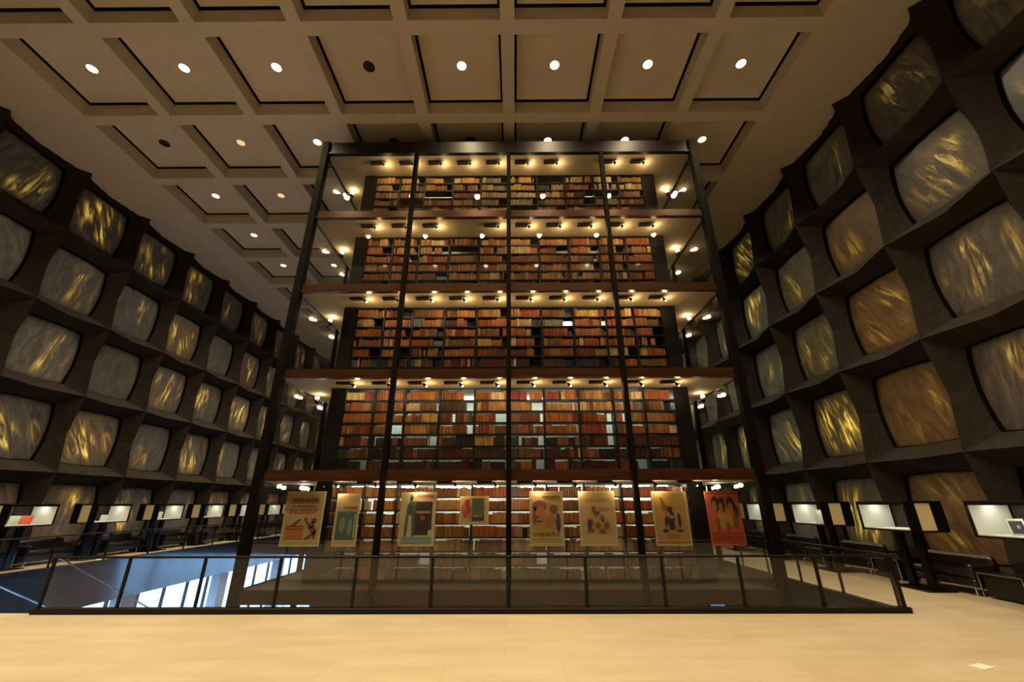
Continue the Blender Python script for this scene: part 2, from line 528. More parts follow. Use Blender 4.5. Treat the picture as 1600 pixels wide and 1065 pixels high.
for side in (-1, 1):
    for c in range(-4, 11):
        for r in range(5):
            yc, zc = Y0 + c*CW, ROW0 + r*RH
            X = XL if side < 0 else XR
            cor = [project((X, yc+a, zc+b)) for a in (-.9, .9) for b in (-.9, .9)]
            vis = any(q and -20 < q[0] < 1620 and -20 < q[1] < 1085 for q in cor)
            if not vis and c > -1: vis = True
            o = proto if not used else proto.copy()
            if used: COL.objects.link(o)
            used = True
            o.location = (X, yc, zc)
            o.rotation_euler = (0, 0, 0 if side < 0 else PI)
            k = 0.8 + 0.35*R.random()
            g = R.choice([0.5, 0.8, 1.0, 1.3, 1.6])      # how strongly the golden veins transmit
            if side < 0:
                col_ = (0.90, 0.82, 0.74) if R.random() < .75 else (1.1, 0.85, 0.62)
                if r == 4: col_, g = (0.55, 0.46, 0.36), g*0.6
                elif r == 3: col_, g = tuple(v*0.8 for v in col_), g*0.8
            else:
                if c >= 3: col_ = (1.2, 1.3, 0.95)  # tower lamplight on the far panels put into a brighter, greener tint
                elif c == 2: col_ = (0.85, 0.75, 0.42)
                elif c == 1: col_ = (0.95, 0.52, 0.20)
                elif c == 0: col_ = (0.62, 0.52, 0.44)
                else: col_ = (0.60, 0.60, 0.66)
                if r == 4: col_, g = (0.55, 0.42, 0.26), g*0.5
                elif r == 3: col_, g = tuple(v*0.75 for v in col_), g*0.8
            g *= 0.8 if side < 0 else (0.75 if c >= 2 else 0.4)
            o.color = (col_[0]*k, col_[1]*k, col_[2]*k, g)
            tag(o, f"veined marble panel, {'left' if side<0 else 'right'} wall, {ordn(r)} row up, {ordn(c+4)} column from the near end", 'panel',
                f"marble panels of the {'left' if side<0 else 'right'} wall")

# ------------------------------------------------------------------ coffered ceiling
mb = MB()
CX0, CX1 = -5*MC, 3*MC
xs = [CX0 + MC*i for i in range(9)]
ys = [OPN + MC*(j-0.5) for j in range(-4, 11)]
hole = 1.145
rib = []
yA, yB = ys[0], ys[-1]
# border strips
BZ_ = H_RIB+0.05
def flat(x0, x1, y0, y1, z, mi=0): mb.face([(x0,y0,z),(x0,y1,z),(x1,y1,z),(x1,y0,z)], mi)
flat(XL-0.1, CX0-0.20, YN, YF, BZ_); flat(CX1+0.20, XR+0.1, YN, YF, BZ_)
mb.face([(CX0-.2,YN,BZ_),(CX0-.2,YF,BZ_),(CX0-.2,YF,H_RIB),(CX0-.2,YN,H_RIB)])
mb.face([(CX1+.2,YN,BZ_),(CX1+.2,YF,BZ_),(CX1+.2,YF,H_RIB),(CX1+.2,YN,H_RIB)])
flat(CX0-0.2, CX1+0.2, YN, yA, H_RIB); flat(CX0-0.2, CX1+0.2, yB, YF, H_RIB)
flat(CX0-0.2, CX0, yA, yB, H_RIB); flat(CX1, CX1+0.2, yA, yB, H_RIB)
TOPZ = H_PAN+0.12
for i in range(8):
    for j in range(14):
        x0, x1, y0, y1 = xs[i], xs[i]+MC, ys[j], ys[j]+MC
        cx, cyy = (x0+x1)/2, (y0+y1)/2
        a0, a1, b0, b1 = cx-hole, cx+hole, cyy-hole, cyy+hole
        flat(x0, x1, y0, b0, H_RIB); flat(x0, x1, b1, y1, H_RIB)
        flat(x0, a0, b0, b1, H_RIB); flat(a1, x1, b0, b1, H_RIB)
        for z0_, z1_, mi_ in ((H_RIB, H_PAN-0.03, 0), (H_PAN-0.03, TOPZ, 1)):  # upper coffer sides blackened to paint the shade of the panel gap
            mb.face([(a0,b0,z0_),(a1,b0,z0_),(a1,b0,z1_),(a0,b0,z1_)], mi_)
            mb.face([(a0,b1,z0_),(a1,b1,z0_),(a1,b1,z1_),(a0,b1,z1_)], mi_)
            mb.face([(a0,b0,z0_),(a0,b1,z0_),(a0,b1,z1_),(a0,b0,z1_)], mi_)
            mb.face([(a1,b0,z0_),(a1,b1,z0_),(a1,b1,z1_),(a1,b0,z1_)], mi_)
        flat(a0, a1, b0, b1, TOPZ, 1)
        mb.box(cx-1.075, cx+1.075, cyy-1.075, cyy+1.075, H_PAN, H_PAN+0.05, 2)
mb.box(XL-0.5, XR+0.5, YN-0.3, YF+0.3, 13.45, 13.65, 1)
struct(mb.build('ceiling', [M['plaster'], M['reveal'], M['panel']]))

# downlights
def make_downlight(kind):
    t = thing('ceiling_light', 'x', 'ceiling light')
    ring = MB()
    n = 20
    for i in range(n):
        a, b = 2*PI*i/n, 2*PI*(i+1)/n
        for r0, r1, z0, z1 in ((0.135, 0.165, -0.012, -0.012), (0.165, 0.165, -0.012, 0.0), (0.135, 0.12, -0.012, 0.03)):
            ring.face([(r0*math.cos(a), r0*math.sin(a), z0), (r0*math.cos(b), r0*math.sin(b), z0),
                       (r1*math.cos(b), r1*math.sin(b), z1), (r1*math.cos(a), r1*math.sin(a), z1)])
    ring.build('trim_ring', M['panel'] if kind != 'off' else M['lens_off'], t)
    d = MB()
    d.face([(0.13*math.cos(2*PI*i/n), 0.13*math.sin(2*PI*i/n), -0.004) for i in range(n)])
    d.build('lens', {'on': M['lens_on'], 'dim': M['lens_dim'], 'off': M['lens_off']}[kind], t)
    if kind != 'off':
        ld = bpy.data.lights.new('downlight', 'SPOT')
        ld.energy = P_CEIL*(1 if kind == 'on' else 0.25)*4*PI/ (PI) 
        ld.color = WARM_CEIL
        ld.spot_size = math.radians(120); ld.spot_blend = 0.7
        ld.shadow_soft_size = 0.10
        lo = bpy.data.objects.new('downlight_beam', ld); COL.objects.link(lo)
        lo.parent = t; lo.location = (0, 0, -0.05)
    return t
protos = {k: None for k in ('on', 'dim', 'off')}
OFF = {(3, 0), (0, 1), (3, 1), (4, 1)}
DIM = {(1, 1), (1, 2), (7, 3), (3, 4)}
for j in range(-3, 10):
    for i in range(8):
        if j >= 2 and 3 <= i <= 6: continue      # above the tower roof, out of sight
        k = 'off' if (i, j) in OFF else 'dim' if (i, j) in DIM else 'on'
        if protos[k] is None: protos[k] = o = make_downlight(k)
        else: o = copy_tree(protos[k])
        o.location = (CX0 + MC*(i+.5), OPN + MC*j, H_PAN)
        st = {'on': 'bright round downlight', 'dim': 'dim amber round downlight', 'off': 'unlit black round downlight'}[k]
        where = 'overhead' if j == 0 else ('behind the camera' if j < 0 else '')
        tag(o, f"{st} in ceiling coffer, {ordn(i)} from left, {ordn(j)+' full row in view' if j>=0 else ordn(-j-1)+' row behind'}",
            'ceiling light', 'ceiling downlights')

# ------------------------------------------------------------------ lower storey windows on the left
mb = MB()
WX = -14.3
mb.box(WX-0.06, WX+0.06, 2.0, YF, -1.42, -1.22)
mb.box(WX-0.06, WX+0.06, 2.0, YF, GZ, GZ+0.12)
wf = struct(mb.build('window_1', M['black']))
mb = MB(); mb.box(WX-0.01, WX+0.01, 2.0, YF, GZ+0.12, -1.42); mb.build('pane', M['window_glass'], wf)
for k in range(25):
    y = 2.6 + 1.305*k
    m_ = MB(); m_.box(WX-0.05, WX+0.06, y-0.035, y+0.035, GZ+0.12, -1.42); m_.build('mullion', M['black'], wf)
wf2 = MB(); wf2.box(WX, XR, YF-0.06, YF+0.06, -1.42, -1.22); wf2 = struct(wf2.build('window_2', M['black']))
mb = MB(); mb.box(WX, XR, YF-0.01, YF+0.01, GZ, -1.42); mb.build('pane', M['window_glass'], wf2)
for k in range(19):
    m_ = MB(); m_.box(WX+0.4+1.3*k, WX+0.47+1.3*k, YF-0.05, YF+0.06, GZ, -1.42); m_.build('mullion', M['black'], wf2)
mb = MB(); mb.box(WX-0.2, WX+0.1, YN, 2.0, GZ, -1.2)
struct(mb.build('wall_left', M['dark_granite']))
mb = MB()
for y in (15.68+1.3, 20.9+1.3, 26.1+1.3):
    mb = MB(); mb.box(-13.95, -13.55, y-0.3, y+0.3, GZ, -1.27)
    struct(mb.build('trim_1', M['column']))

# ------------------------------------------------------------------ stack tower
tower = thing('book_tower', 'bronze framed glass tower of book stacks rising from the floor opening to the ceiling', 'tower', (0, 18.7, GZ))
def tpart(mb, name, mat):
    # vertices are given in world space
    mb.v = [(x, y-18.7, z-GZ) for x, y, z in mb.v]
    return mb.build(name, mat, tower)
TOP0, TOP1 = 11.41, 11.87
for sx in (-1, 1):
    for y in (TN, TF):
        mb = MB(); mb.bevbox(sx*TX-0.10, sx*TX+0.10, y-0.10, y+0.10, GZ, TOP1, 0.02); tpart(mb, 'corner_post', M['bronze_post'])
for x in (-2.73, 0, 2.73):
    mb = MB(); mb.bevbox(x-0.055, x+0.055, TN-0.11, TN+0.06, GZ, TOP0, 0.01); tpart(mb, 'mullion', M['bronze_post'])
SB = [TN + 2.614*i for i in range(8)]
for sx in (-1, 1):
    for y in SB[1:-1]:
        mb = MB(); mb.bevbox(sx*TX-0.06, sx*TX+0.06, y-0.055, y+0.055, GZ, TOP0, 0.01); tpart(mb, 'mullion', M['bronze_post'])
bands = [(-0.14, 0.10)] + [(c, c+0.24) for c in CEILS[:-1]] + [(TOP0, TOP1)]
for z0, z1 in bands:
    mb = MB()
    mb.box(-TX+0.1, TX-0.1, TN-0.03, TN+0.05, z0, z1)
    mb.box(-TX+0.1, TX-0.1, TF-0.05, TF+0.03, z0, z1)
    mb.box(-TX-0.03, -TX+0.05, TN+0.1, TF-0.1, z0, z1)
    mb.box(TX-0.05, TX+0.03, TN+0.1, TF-0.1, z0, z1)
    # thin projecting lip on the lower edge
    mb.box(-TX+0.1, TX-0.1, TN-0.07, TN-0.03, z0, z0+0.035)
    tpart(mb, 'fascia', M['bronze_fascia'] if z0 < 11 else M['bronze'])
    mb = MB(); mb.box(-TX+0.05, TX-0.05, TN+0.05, TF-0.05, z0+0.004, z1-0.02, 0, mz=1)
    tpart(mb, 'floor_slab', [M['carpet'] if z0 < 11 else M['black'], M['slab_white']])
for k in range(5):
    z0 = bands[k][1]; z1 = bands[k+1][0]
    for i in range(4):
        x0 = -TX+0.1+i*2.73 if i == 0 else -TX+i*2.73+0.055
        x1 = -TX+(i+1)*2.73-0.055 if i < 3 else TX-0.1
        mb = MB(); mb.box(x0, x1, TN-0.006, TN+0.006, z0, z1); tpart(mb, 'glass_pane', M['glass'])
    for sx in (-1, 1):
        for i in range(7):
            mb = MB(); mb.box(sx*TX-0.006, sx*TX+0.006, SB[i]+0.06, SB[i+1]-0.06, z0, z1); tpart(mb, 'glass_pane', M['glass'])
for i in range(4):
    x0 = -TX+i*2.73+0.08; x1 = x0+2.73-0.16
    mb = MB(); mb.box(x0, x1, TN-0.006, TN+0.006, GZ, -0.14); tpart(mb, 'glass_pane', M['glass'])
# stack core: side and back casing, added backings behind the front range
SF = 10.40                     # front plane of the shelving
SWI, SWO = 4.215, 4.56
for k in range(5):
    z0 = bands[k][1]; z1 = bands[k+1][0]
    for sx in (-1, 1):
        mb = MB()
        a, b = sorted((sx*SWI, sx*SWO))
        mb.box(a, b, SF, SF+0.36, z0, z1)
        a, b = sorted((sx*(SWO-0.05), sx*SWO))
        mb.box(a, b, SF+0.36, 27.0, z0, z1)
        tpart(mb, 'end_panel', M['end_panel'])
    mb = MB(); mb.box(-SWO+0.05, SWO-0.05, 12.1, 12.2, z0, z1)
    tpart(mb, 'added_backing', M['added_backing'] if k == 0 else M['added_backing_grey'] if k == 1 else M['shelf'])  # added, not a known part; pale ones bounce tube light through book gaps
    if k < 2:
        for x in (-3.3, -1.1, 1.1, 3.3):
            mb = MB(); mb.box(x-0.8, x+0.8, 11.45, 11.55, z1-0.09, z1-0.04); tpart(mb, 'fluorescent_tube', M['tube'])
    else:
        for x in (-2.2, 2.2):
            mb = MB(); mb.box(x-0.6, x+0.6, 11.45, 11.52, z1-0.09, z1-0.05); tpart(mb, 'fluorescent_tube', M['tube'])
mb = MB(); mb.box(-SWO, SWO, 11.0, 26.5, GZ, -0.14); tpart(mb, 'core_wall', M['dark_granite'])

# ------------------------------------------------------------------ book cases
LEVEL_NAME = ['lowest', 'second', 'third', 'fourth', 'top']
BAYS = [-4.20, -3.42, -2.64, -1.76, -0.88, 0.0, 0.88, 1.76, 2.64, 3.42, 4.20]
PITCH_S = 0.285
def make_case(w, rows=7, h=2.03):
    t = thing('bookcase', 'x', 'bookcase')
    for s in (-1, 1):
        mb = MB(); x = s*w/2
        a, b = sorted((x, x-s*0.022))
        mb.box(a, b, 0.0, 0.30, 0, h); mb.build('upright', M['shelf'], t)
    for r in range(rows):
        z = 0.045 + r*PITCH_S
        mb = MB(); mb.box(-w/2+0.022, w/2-0.022, 0.0, 0.29, z-0.02, z); mb.box(-w/2+0.022, w/2-0.022, -0.004, 0.0, z-0.028, z+0.004)
        mb.build('shelf', M['shelf'], t)
    mb = MB(); mb.box(-w/2, w/2, 0.0, 0.30, h, h+0.02); mb.build('top_panel', M['shelf'], t)
    return t
protoc = {}
books = []     # (x0, x1, y, z, h, d, colour, level, bay, row, index)
for k in range(5):
    z0 = bands[k][1]
    for b in range(len(BAYS)-1):
        w = BAYS[b+1]-BAYS[b]
        kw = round(w, 3)
        if kw not in protoc: protoc[kw] = o = make_case(w)
        else: o = copy_tree(protoc[kw])
        o.location = ((BAYS[b]+BAYS[b+1])/2, SF, z0)
        tag(o, f"dark steel bookcase on the {LEVEL_NAME[k]} glazed floor, {ordn(b)} from the left", 'bookcase', 'bookcases behind the tower glass')
        pal_warm = [0, 0, 0, 1, 1, 3, 9, 9, 3, 5, 1, 3, 2, 0]
        pal_top = [1, 1, 2, 2, 10, 10, 3, 0, 1, 9]
        pal_shaded = [3, 4, 6, 6, 4, 7, 3, 4, 6, 9, 7, 8]  # dark bindings put the lamp falloff on lower shelves into book colour
        for r in range(7):
            zb = z0 + 0.045 + r*PITCH_S
            x, xe = BAYS[b]+0.03, BAYS[b+1]-0.03
            idx = 0
            gap_end = R.random() < (0.08 if k == 0 else 0.35)
            if gap_end: xe -= R.uniform(0.05, 0.3)
            if k >= 3 and R.random() < 0.06: continue
            while x < xe-0.02:
                run = R.choice([1, 1, 2, 3, 4, 6, 9, 14])
                u = R.random()
                if k == 4: c = R.choice(pal_top) if u < .8 else R.randrange(12)
                elif r <= (2 if k == 1 else 1): c = R.choice(pal_shaded) if u < .9 else R.randrange(12)
                else: c = R.choice(pal_warm) if u < .82 else R.randrange(12)
                hh = R.uniform(0.19, 0.235 if k == 0 else 0.25 if k == 1 else 0.258)
                ww = R.uniform(0.024, 0.060)
                for _ in range(run):
                    if x+ww > xe: break
                    jit = R.uniform(-0.007, 0.007)
                    books.append((x, x+ww-0.0035, SF+0.012+R.uniform(0, .02), zb, hh+jit, R.uniform(0.15, 0.2), c, k, b, r, idx))
                    idx += 1
                    x += ww
                if R.random() < (0.02 if k == 0 else 0.06): x += R.uniform(0.03, 0.10)
                if x+0.024 > xe: break
posters_x = [(-4.95, -4.05, .86, 1.97), (-3.80, -3.27, .86, 1.92), (-2.40, -1.58, .86, 1.95), (-1.08, -.44, 1.28, 1.86),
             (.44, 1.20, .86, 1.96), (1.52, 2.33, .86, 1.96), (3.13, 3.92, .86, 1.95), (4.3, 5.1, .86, 1.95)]
def visible(bk):
    x, z, h = (bk[0]+bk[1])/2, bk[3], bk[4]
    for zz in (z+0.02, z+h-0.02):
        p = Vector((x, bk[2], zz)); t = (TN-CAM.y)/(p.y-CAM.y)
        q = CAM + (p-CAM)*t
        for a, b_ in bands:
            if a-0.01 < q.z < b_+0.01: return False
        for mx in (-2.73, 0, 2.73):
            if abs(q.x-mx) < 0.09: return False
        t = (9.70-CAM.y)/(p.y-CAM.y); q = CAM + (p-CAM)*t
        for a, b_, c, d in posters_x:
            if a-.02 < q.x < b_+.02 and c-.02 < q.z < d+.02: return False
        t = (OPN-CAM.y)/(p.y-CAM.y); q = CAM + (p-CAM)*t
        if q.z < 0.9: return False
    return True
def area(bk):
    a = project((bk[0], bk[2], bk[3])); b = project((bk[1], bk[2], bk[3]+bk[4]))
    return abs(a[0]-b[0])*abs(a[1]-b[1])
ranked = sorted([b for b in books if visible(b)], key=area, reverse=True)[:300]
chosen = set(id(b) for b in ranked)
def unit_book(c):
    """unit book: spine at -y, 1 x 1 x 1, rounded back, raised bands, page block showing at the top"""
    mb = MB()
    prof = [(-.5, 1), (-.5, .12), (-.38, .03), (-.15, 0), (.15, 0), (.38, .03), (.5, .12), (.5, 1)]
    n = len(prof)
    for i in range(n-1):
        a, b = prof[i], prof[i+1]
        mb.face([(a[0],a[1],0),(b[0],b[1],0),(b[0],b[1],1),(a[0],a[1],1)])
    mb.face([(p[0], p[1], 0) for p in reversed(prof)])
    mb.face([(-.5,.12,1),(-.38,.03,1),(-.15,0,1),(.15,0,1),(.38,.03,1),(.5,.12,1),(.42,.16,.995),(-.42,.16,.995)])
    mb.face([(-.42,.16,.975),(.42,.16,.975),(.42,1,.975),(-.42,1,.975)], 1)
    mb.face([(-.5,.12,1),(-.42,.16,.975),(-.42,1,.975),(-.5,1,1)]); mb.face([(.5,.12,1),(.5,1,1),(.42,1,.975),(.42,.16,.975)])
    mb.face([(-.5,1,0),(-.5,1,1),(.5,1,1),(.5,1,0)], 1)
    for z in (.18, .42, .68, .86):
        pr = [(x, y-0.015) for x, y in prof[2:6]]
        for i in range(3):
            a, b = pr[i], pr[i+1]
            mb.face([(a[0],a[1],z),(b[0],b[1],z),(b[0],b[1],z+.022),(a[0],a[1],z+.022)], 2)
        mb.face([(p[0], p[1], z+.022) for p in pr]+[(prof[5][0], prof[5][1], z+.022), (prof[2][0], prof[2][1], z+.022)], 2)
        mb.face([(p[0], p[1], z) for p in reversed(pr)]+[(prof[2][0], prof[2][1], z), (prof[5][0], prof[5][1], z)], 2)
    o = mb.build('book', [BM[c], M['pages'], M['gilt']])
    return o
M['pages'] = pbr('pages', (0.62, 0.52, 0.34), 0.9)
M['gilt'] = pbr('gilt_band', (0.42, 0.25, 0.08), 0.4, metal=0.3)
bproto = {}
stuff = MB()
for bk in books:
    x0, x1, y, z, h, d, c, k, b, r, idx = bk
    if id(bk) in chosen:
        if c not in bproto: bproto[c] = o = unit_book(c)
        else:
            o = bproto[c].copy(); COL.objects.link(o)
        o.location = ((x0+x1)/2, y, z); o.scale = (x1-x0, d, h)
        tag(o, f"{BOOKS[c][0]} book, {ordn(idx)} from left on shelf {ordn(r)} up, {ordn(b)} bookcase, {LEVEL_NAME[k]} floor", 'book', 'books in the tower cases')
    else:
        w = x1-x0; n = len(stuff.v)
        # rounded back as three facets
        pr = [(x0, y+d), (x0, y+.010), (x0+w*.28, y), (x1-w*.28, y), (x1, y+.010), (x1, y+d)]
        stuff.v += [(p[0], p[1], z) for p in pr] + [(p[0], p[1], z+h) for p in pr]
        for i in range(5):
            stuff.f.append((n+i, n+i+1, n+7+i, n+6+i)); stuff.m.append(c)
        stuff.f.append(tuple(n+6+i for i in range(6))); stuff.m.append(c)
        stuff.f.append((n+5, n, n+6, n+11)); stuff.m.append(c)
so = stuff.build('books', BM)
tag(so, 'rows of smaller bound books filling the other shelves of the glass tower', 'books', kind='stuff')

# ------------------------------------------------------------------ spotlights on the tower floors
def make_spot():
    t = thing('stack_spotlight', 'x', 'spotlight')
    mb = MB(); mb.bevbox(-0.36, -0.02, -0.07, 0.07, -0.05, 0.0, 0.008); mb.build('ballast_box', M['bronze'], t)
    mb = MB(); mb.tube((0.0, 0, -0.03), (0.07, 0.02, -0.10), 0.022, 0.045, 12); shd = mb.build('lamp_shade', M['bronze'], t, True)
    mb = MB(); mb.ball((0.085, 0.02, -0.10), 0.024, 10, 6); mb.build('bulb', M['bulb'], shd, True)
    ld = bpy.data.lights.new('stack_lamp', 'POINT'); ld.energy = P_STACK*1.3; ld.color = WARM; ld.shadow_soft_size = 0.05
    lo = bpy.data.objects.new('lamp_glow', ld); COL.objects.link(lo); lo.parent = t; lo.location = (0.10, 0.07, -0.16)
    return t
sp = None
MISSING = {(4, 7), (3, 3)}
xs_l = [-3.95, -3.08, -2.2, -1.32, -0.44, 0.44, 1.32, 2.2, 3.08, 3.95]
for k in range(5):
    for i, x in enumerate(xs_l):
        if (k, i) in MISSING: continue
        if sp is None: sp = o = make_spot()
        else: o = copy_tree(sp)
        o.location = (x+0.1, TN+(0.14 if k == 0 else 0.30), CEILS[k])
        tag(o, f"small lit spotlight under front ceiling edge, {LEVEL_NAME[k]} glazed floor, {ordn(i)} from left", 'spotlight', 'spotlights under the tower floors')
def make_side(sx):
    t = thing('stack_spotlight', 'x', 'spotlight')
    mb = MB(); mb.tube((0, 0, 0), (0, 0, -0.12), 0.012, 0.012, 8); mb.build('stem', M['bronze'], t)
    mb = MB(); mb.tube((0, 0, -0.12), (-sx*0.02, 0, -0.24), 0.05, 0.062, 12); shd = mb.build('lamp_shade', M['bronze'], t, True)
    mb = MB(); mb.ball((-sx*0.01, -0.01, -0.085), 0.055, 10, 6); mb.build('bulb', M['bulb'], shd, True)
    ld = bpy.data.lights.new('side_lamp', 'POINT'); ld.energy = P_STACK*1.2; ld.color = WARM; ld.shadow_soft_size = 0.05
    lo = bpy.data.objects.new('lamp_glow', ld); COL.objects.link(lo); lo.parent = t; lo.location = (-sx*0.1, -0.05, -0.05)
    return t
for sx in (-1, 1):
    sd = None
    for k in range(5):
        for i, y in enumerate((11.1, 12.5, 14.6, 17.2)):
            if sd is None: sd = o = make_side(sx)
            else: o = copy_tree(sd)
            o.location = (sx*(TX-0.22), y, CEILS[k])
            tag(o, f"bright bulb lamp on the {'left' if sx<0 else 'right'} side walkway, {LEVEL_NAME[k]} glazed floor, {ordn(i)} from front", 'spotlight', 'side walkway lamps of the tower')

# ------------------------------------------------------------------ posters behind the lowest glass
M['paper'] = pbr('poster_paper', (0.38, 0.27, 0.12), 0.7)
M['paper_white'] = pbr('poster_border', (0.44, 0.36, 0.22), 0.7)
M['p_red'] = pbr('print_red', (0.30, 0.035, 0.015), 0.6)
M['p_orange'] = pbr('print_orange', (0.42, 0.09, 0.02), 0.6)
M['p_dark'] = pbr('print_dark', (0.03, 0.018, 0.015), 0.6)
M['p_brown'] = pbr('print_brown', (0.16, 0.065, 0.022), 0.6)
M['p_green'] = pbr('print_green', (0.06, 0.09, 0.06), 0.6)
M['p_teal'] = pbr('print_teal', (0.14, 0.22, 0.20), 0.6)
M['p_skin'] = pbr('print_flesh', (0.32, 0.13, 0.05), 0.6)
M['p_gold'] = pbr('print_gold', (0.34, 0.20, 0.05), 0.6)
M['p_navy'] = pbr('print_navy', (0.03, 0.03, 0.10), 0.6)
def text_mesh(txt, width, height, mat, parent, cx, cz, y):
    cu = bpy.data.curves.new('lettering', 'FONT'); cu.body = txt; cu.align_x = 'CENTER'; cu.align_y = 'CENTER'; cu.extrude = 0.01; cu.offset = 0.025
    ob = bpy.data.objects.new('lettering', cu); COL.objects.link(ob)
    dg = bpy.context.evaluated_depsgraph_get()
    me = bpy.data.meshes.new_from_object(ob.evaluated_get(dg))
    bpy.data.objects.remove(ob)
    xs_ = [v.co.x for v in me.vertices]; zs_ = [v.co.y for v in me.vertices]
    sx_, sz_ = width/(max(xs_)-min(xs_)), height/(max(zs_)-min(zs_))
    mx_, mz_ = (max(xs_)+min(xs_))/2, (max(zs_)+min(zs_))/2
    for v in me.vertices:
        v.co = ((v.co.x-mx_)*sx_, -v.co.z*0.1, (v.co.y-mz_)*sz_)
    me.materials.clear(); me.materials.append(mat)
    o = bpy.data.objects.new('lettering', me); COL.objects.link(o); o.parent = parent
    o.location = (cx, y, cz)
    return o
def poly(mb, pts, y, t=0.001, mi=0):
    n = len(pts)
    mb.face([(p[0], y-t, p[1]) for p in pts], mi)
    for i in range(n):
        a, b = pts[i], pts[(i+1) % n]
        mb.face([(a[0], y-t, a[1]), (a[0], y, a[1]), (b[0], y, b[1]), (b[0], y-t, b[1])], mi)
def ell(cx, cz, rx, rz, n=14, ang=0):
    c, s = math.cos(ang), math.sin(ang)
    return [(cx+c*rx*math.cos(2*PI*i/n)-s*rz*math.sin(2*PI*i/n), cz+s*rx*math.cos(2*PI*i/n)+c*rz*math.sin(2*PI*i/n)) for i in range(n)]
def rect(x0, x1, z0, z1): return [(x0, z0), (x1, z0), (x1, z1), (x0, z1)]
PY = 9.84
def poster(x0, x1, z0, z1, label, border, ground, shapes, inset=0.035):
    w, h = x1-x0, z1-z0
    t = thing('poster', label, 'poster', ((x0+x1)/2, PY, z0), 0, 'posters hung behind the tower glass')
    mb = MB(); mb.bevbox(-w/2, w/2, 0, 0.012, 0, h, 0.003); mb.build('sheet', border, t)
    mb = MB(); mb.box(-w/2+inset, w/2-inset, -0.002, 0, inset, h-inset); pr_ = mb.build('print', ground, t)
    for s in (-1, 1):
        mb = MB(); mb.tube((s*w*0.4, 0.006, h-0.005), (s*w*0.4, 0.006, CEILS[0]-z0), 0.002, 0.002, 5); mb.build('hanging_wire', M['chrome'], t)
    # shapes: (name, material, [polygons in 0..1 coords])
    lay = 0
    for nm, mat, polys in shapes:
        lay += 1
        mb = MB()
        for P in polys:
            poly(mb, [((p[0]-.5)*w, p[1]*h) for p in P], -0.002-0.0012*(lay-1), 0.0012)
        mb.build(nm, mat, pr_)
    return t
def lines(x0, x1, zs, th=0.012): return [rect(x0, x1, z-th/2, z+th/2) for z in zs]
def strokes(x0, x1, z0, z1, n, seed=1):
    r = random.Random(seed); out = []
    dx = (x1-x0)/n
    for i in range(n):
        a = x0+i*dx
        out.append([(a+dx*.1, z0), (a+dx*.38, z0), (a+dx*.45, z1), (a+dx*.17, z1)])
        if r.random() < .7: out.append([(a+dx*.35, (z0+z1)/2-.008), (a+dx*.85, (z0+z1)/2-.008), (a+dx*.85, (z0+z1)/2+.010), (a+dx*.35, (z0+z1)/2+.010)])
        if r.random() < .7: out.append([(a+dx*.62, z0), (a+dx*.85, z0), (a+dx*.88, z1), (a+dx*.66, z1)])
    return out
pst = poster(-4.92, -4.06, .86, 1.97, 'tan poster with red lettering and a brown figure, leftmost of the hanging posters', M['paper_white'], M['paper'],
    [('heading_strokes', M['p_dark'], strokes(.16, .86, .80, .88, 9, 3)),
     ('red_strokes', M['p_red'], lines(.14, .86, [.785], .02)),
     ('subheading', M['p_green'], strokes(.16, .80, .70, .745, 12, 5)),
     ('red_block', M['p_red'], lines(.10, .55, [.36, .31], .03)),
     ('orange_block', M['p_orange'], lines(.10, .56, [.265, .225, .185, .145], .022)),
     ('figure', M['p_brown'], [ell(.80, .46, .07, .05), ell(.74, .38, .09, .06, ang=.6), ell(.80, .29, .10, .07, ang=-.5), ell(.62, .43, .09, .022, ang=-.7), ell(.72, .18, .12, .03, ang=.4), ell(.84, .21, .04, .08)]),
     ('green_patch', M['p_green'], [ell(.33, .42, .14, .03, ang=.5), ell(.58, .50, .05, .015)])])
text_mesh('INCIDENT', 0.62, 0.10, M['p_red'], [c for c in pst.children if c.name.startswith('print')][0], 0.0, 0.70, -0.006)
poster(-3.80, -3.28, .86, 1.92, 'narrow pale poster with a dark green picture, second of the hanging posters', M['paper_white'], M['paper'],
    [('picture', M['p_green'], [rect(.10, .92, .12, .66)]),
     ('picture_figures', M['p_teal'], [ell(.35, .40, .12, .14), ell(.68, .36, .10, .16)]),
     ('heading_strokes', M['p_brown'], strokes(.35, .90, .70, .75, 6, 8)),
     ('pale_trunk', M['paper_white'], [rect(.84, .88, .15, .60)])])
poster(-2.38, -1.60, .86, 1.95, 'white bordered poster with a standing dark silhouette beside a black block', M['paper_white'], M['paper_white'],
    [('dark_block', M['p_dark'], [rect(.36, .90, .20, .82)]),
     ('silhouette', M['p_green'], [ell(.30, .90, .045, .045), rect(.27, .33, .82, .89), [(.17, .60), (.20, .76), (.28, .82), (.45, .82), (.44, .58), (.34, .56), (.20, .57)],
        [(.17, .57), (.25, .57), (.22, .18), (.14, .18)], [(.32, .57), (.42, .57), (.44, .18), (.36, .18)]]),
     ('blue_accent', M['p_navy'], [[(.26, .58), (.31, .58), (.31, .74), (.27, .76)]]),
     ('white_lettering', M['paper_white'], strokes(.46, .88, .595, .645, 9, 11)),
     ('red_square', M['p_red'], [rect(.58, .70, .48, .56)]),
     ('teal_base', M['p_teal'], [rect(.08, .92, .06, .17)]),
     ('grey_credits', M['paper_white'], [ell(.86, .24, .05, .06)]),
     ('top_credits', M['p_orange'], lines(.45, .92, [.945, .915], .012)+[rect(.84, .92, .89, .92)])])
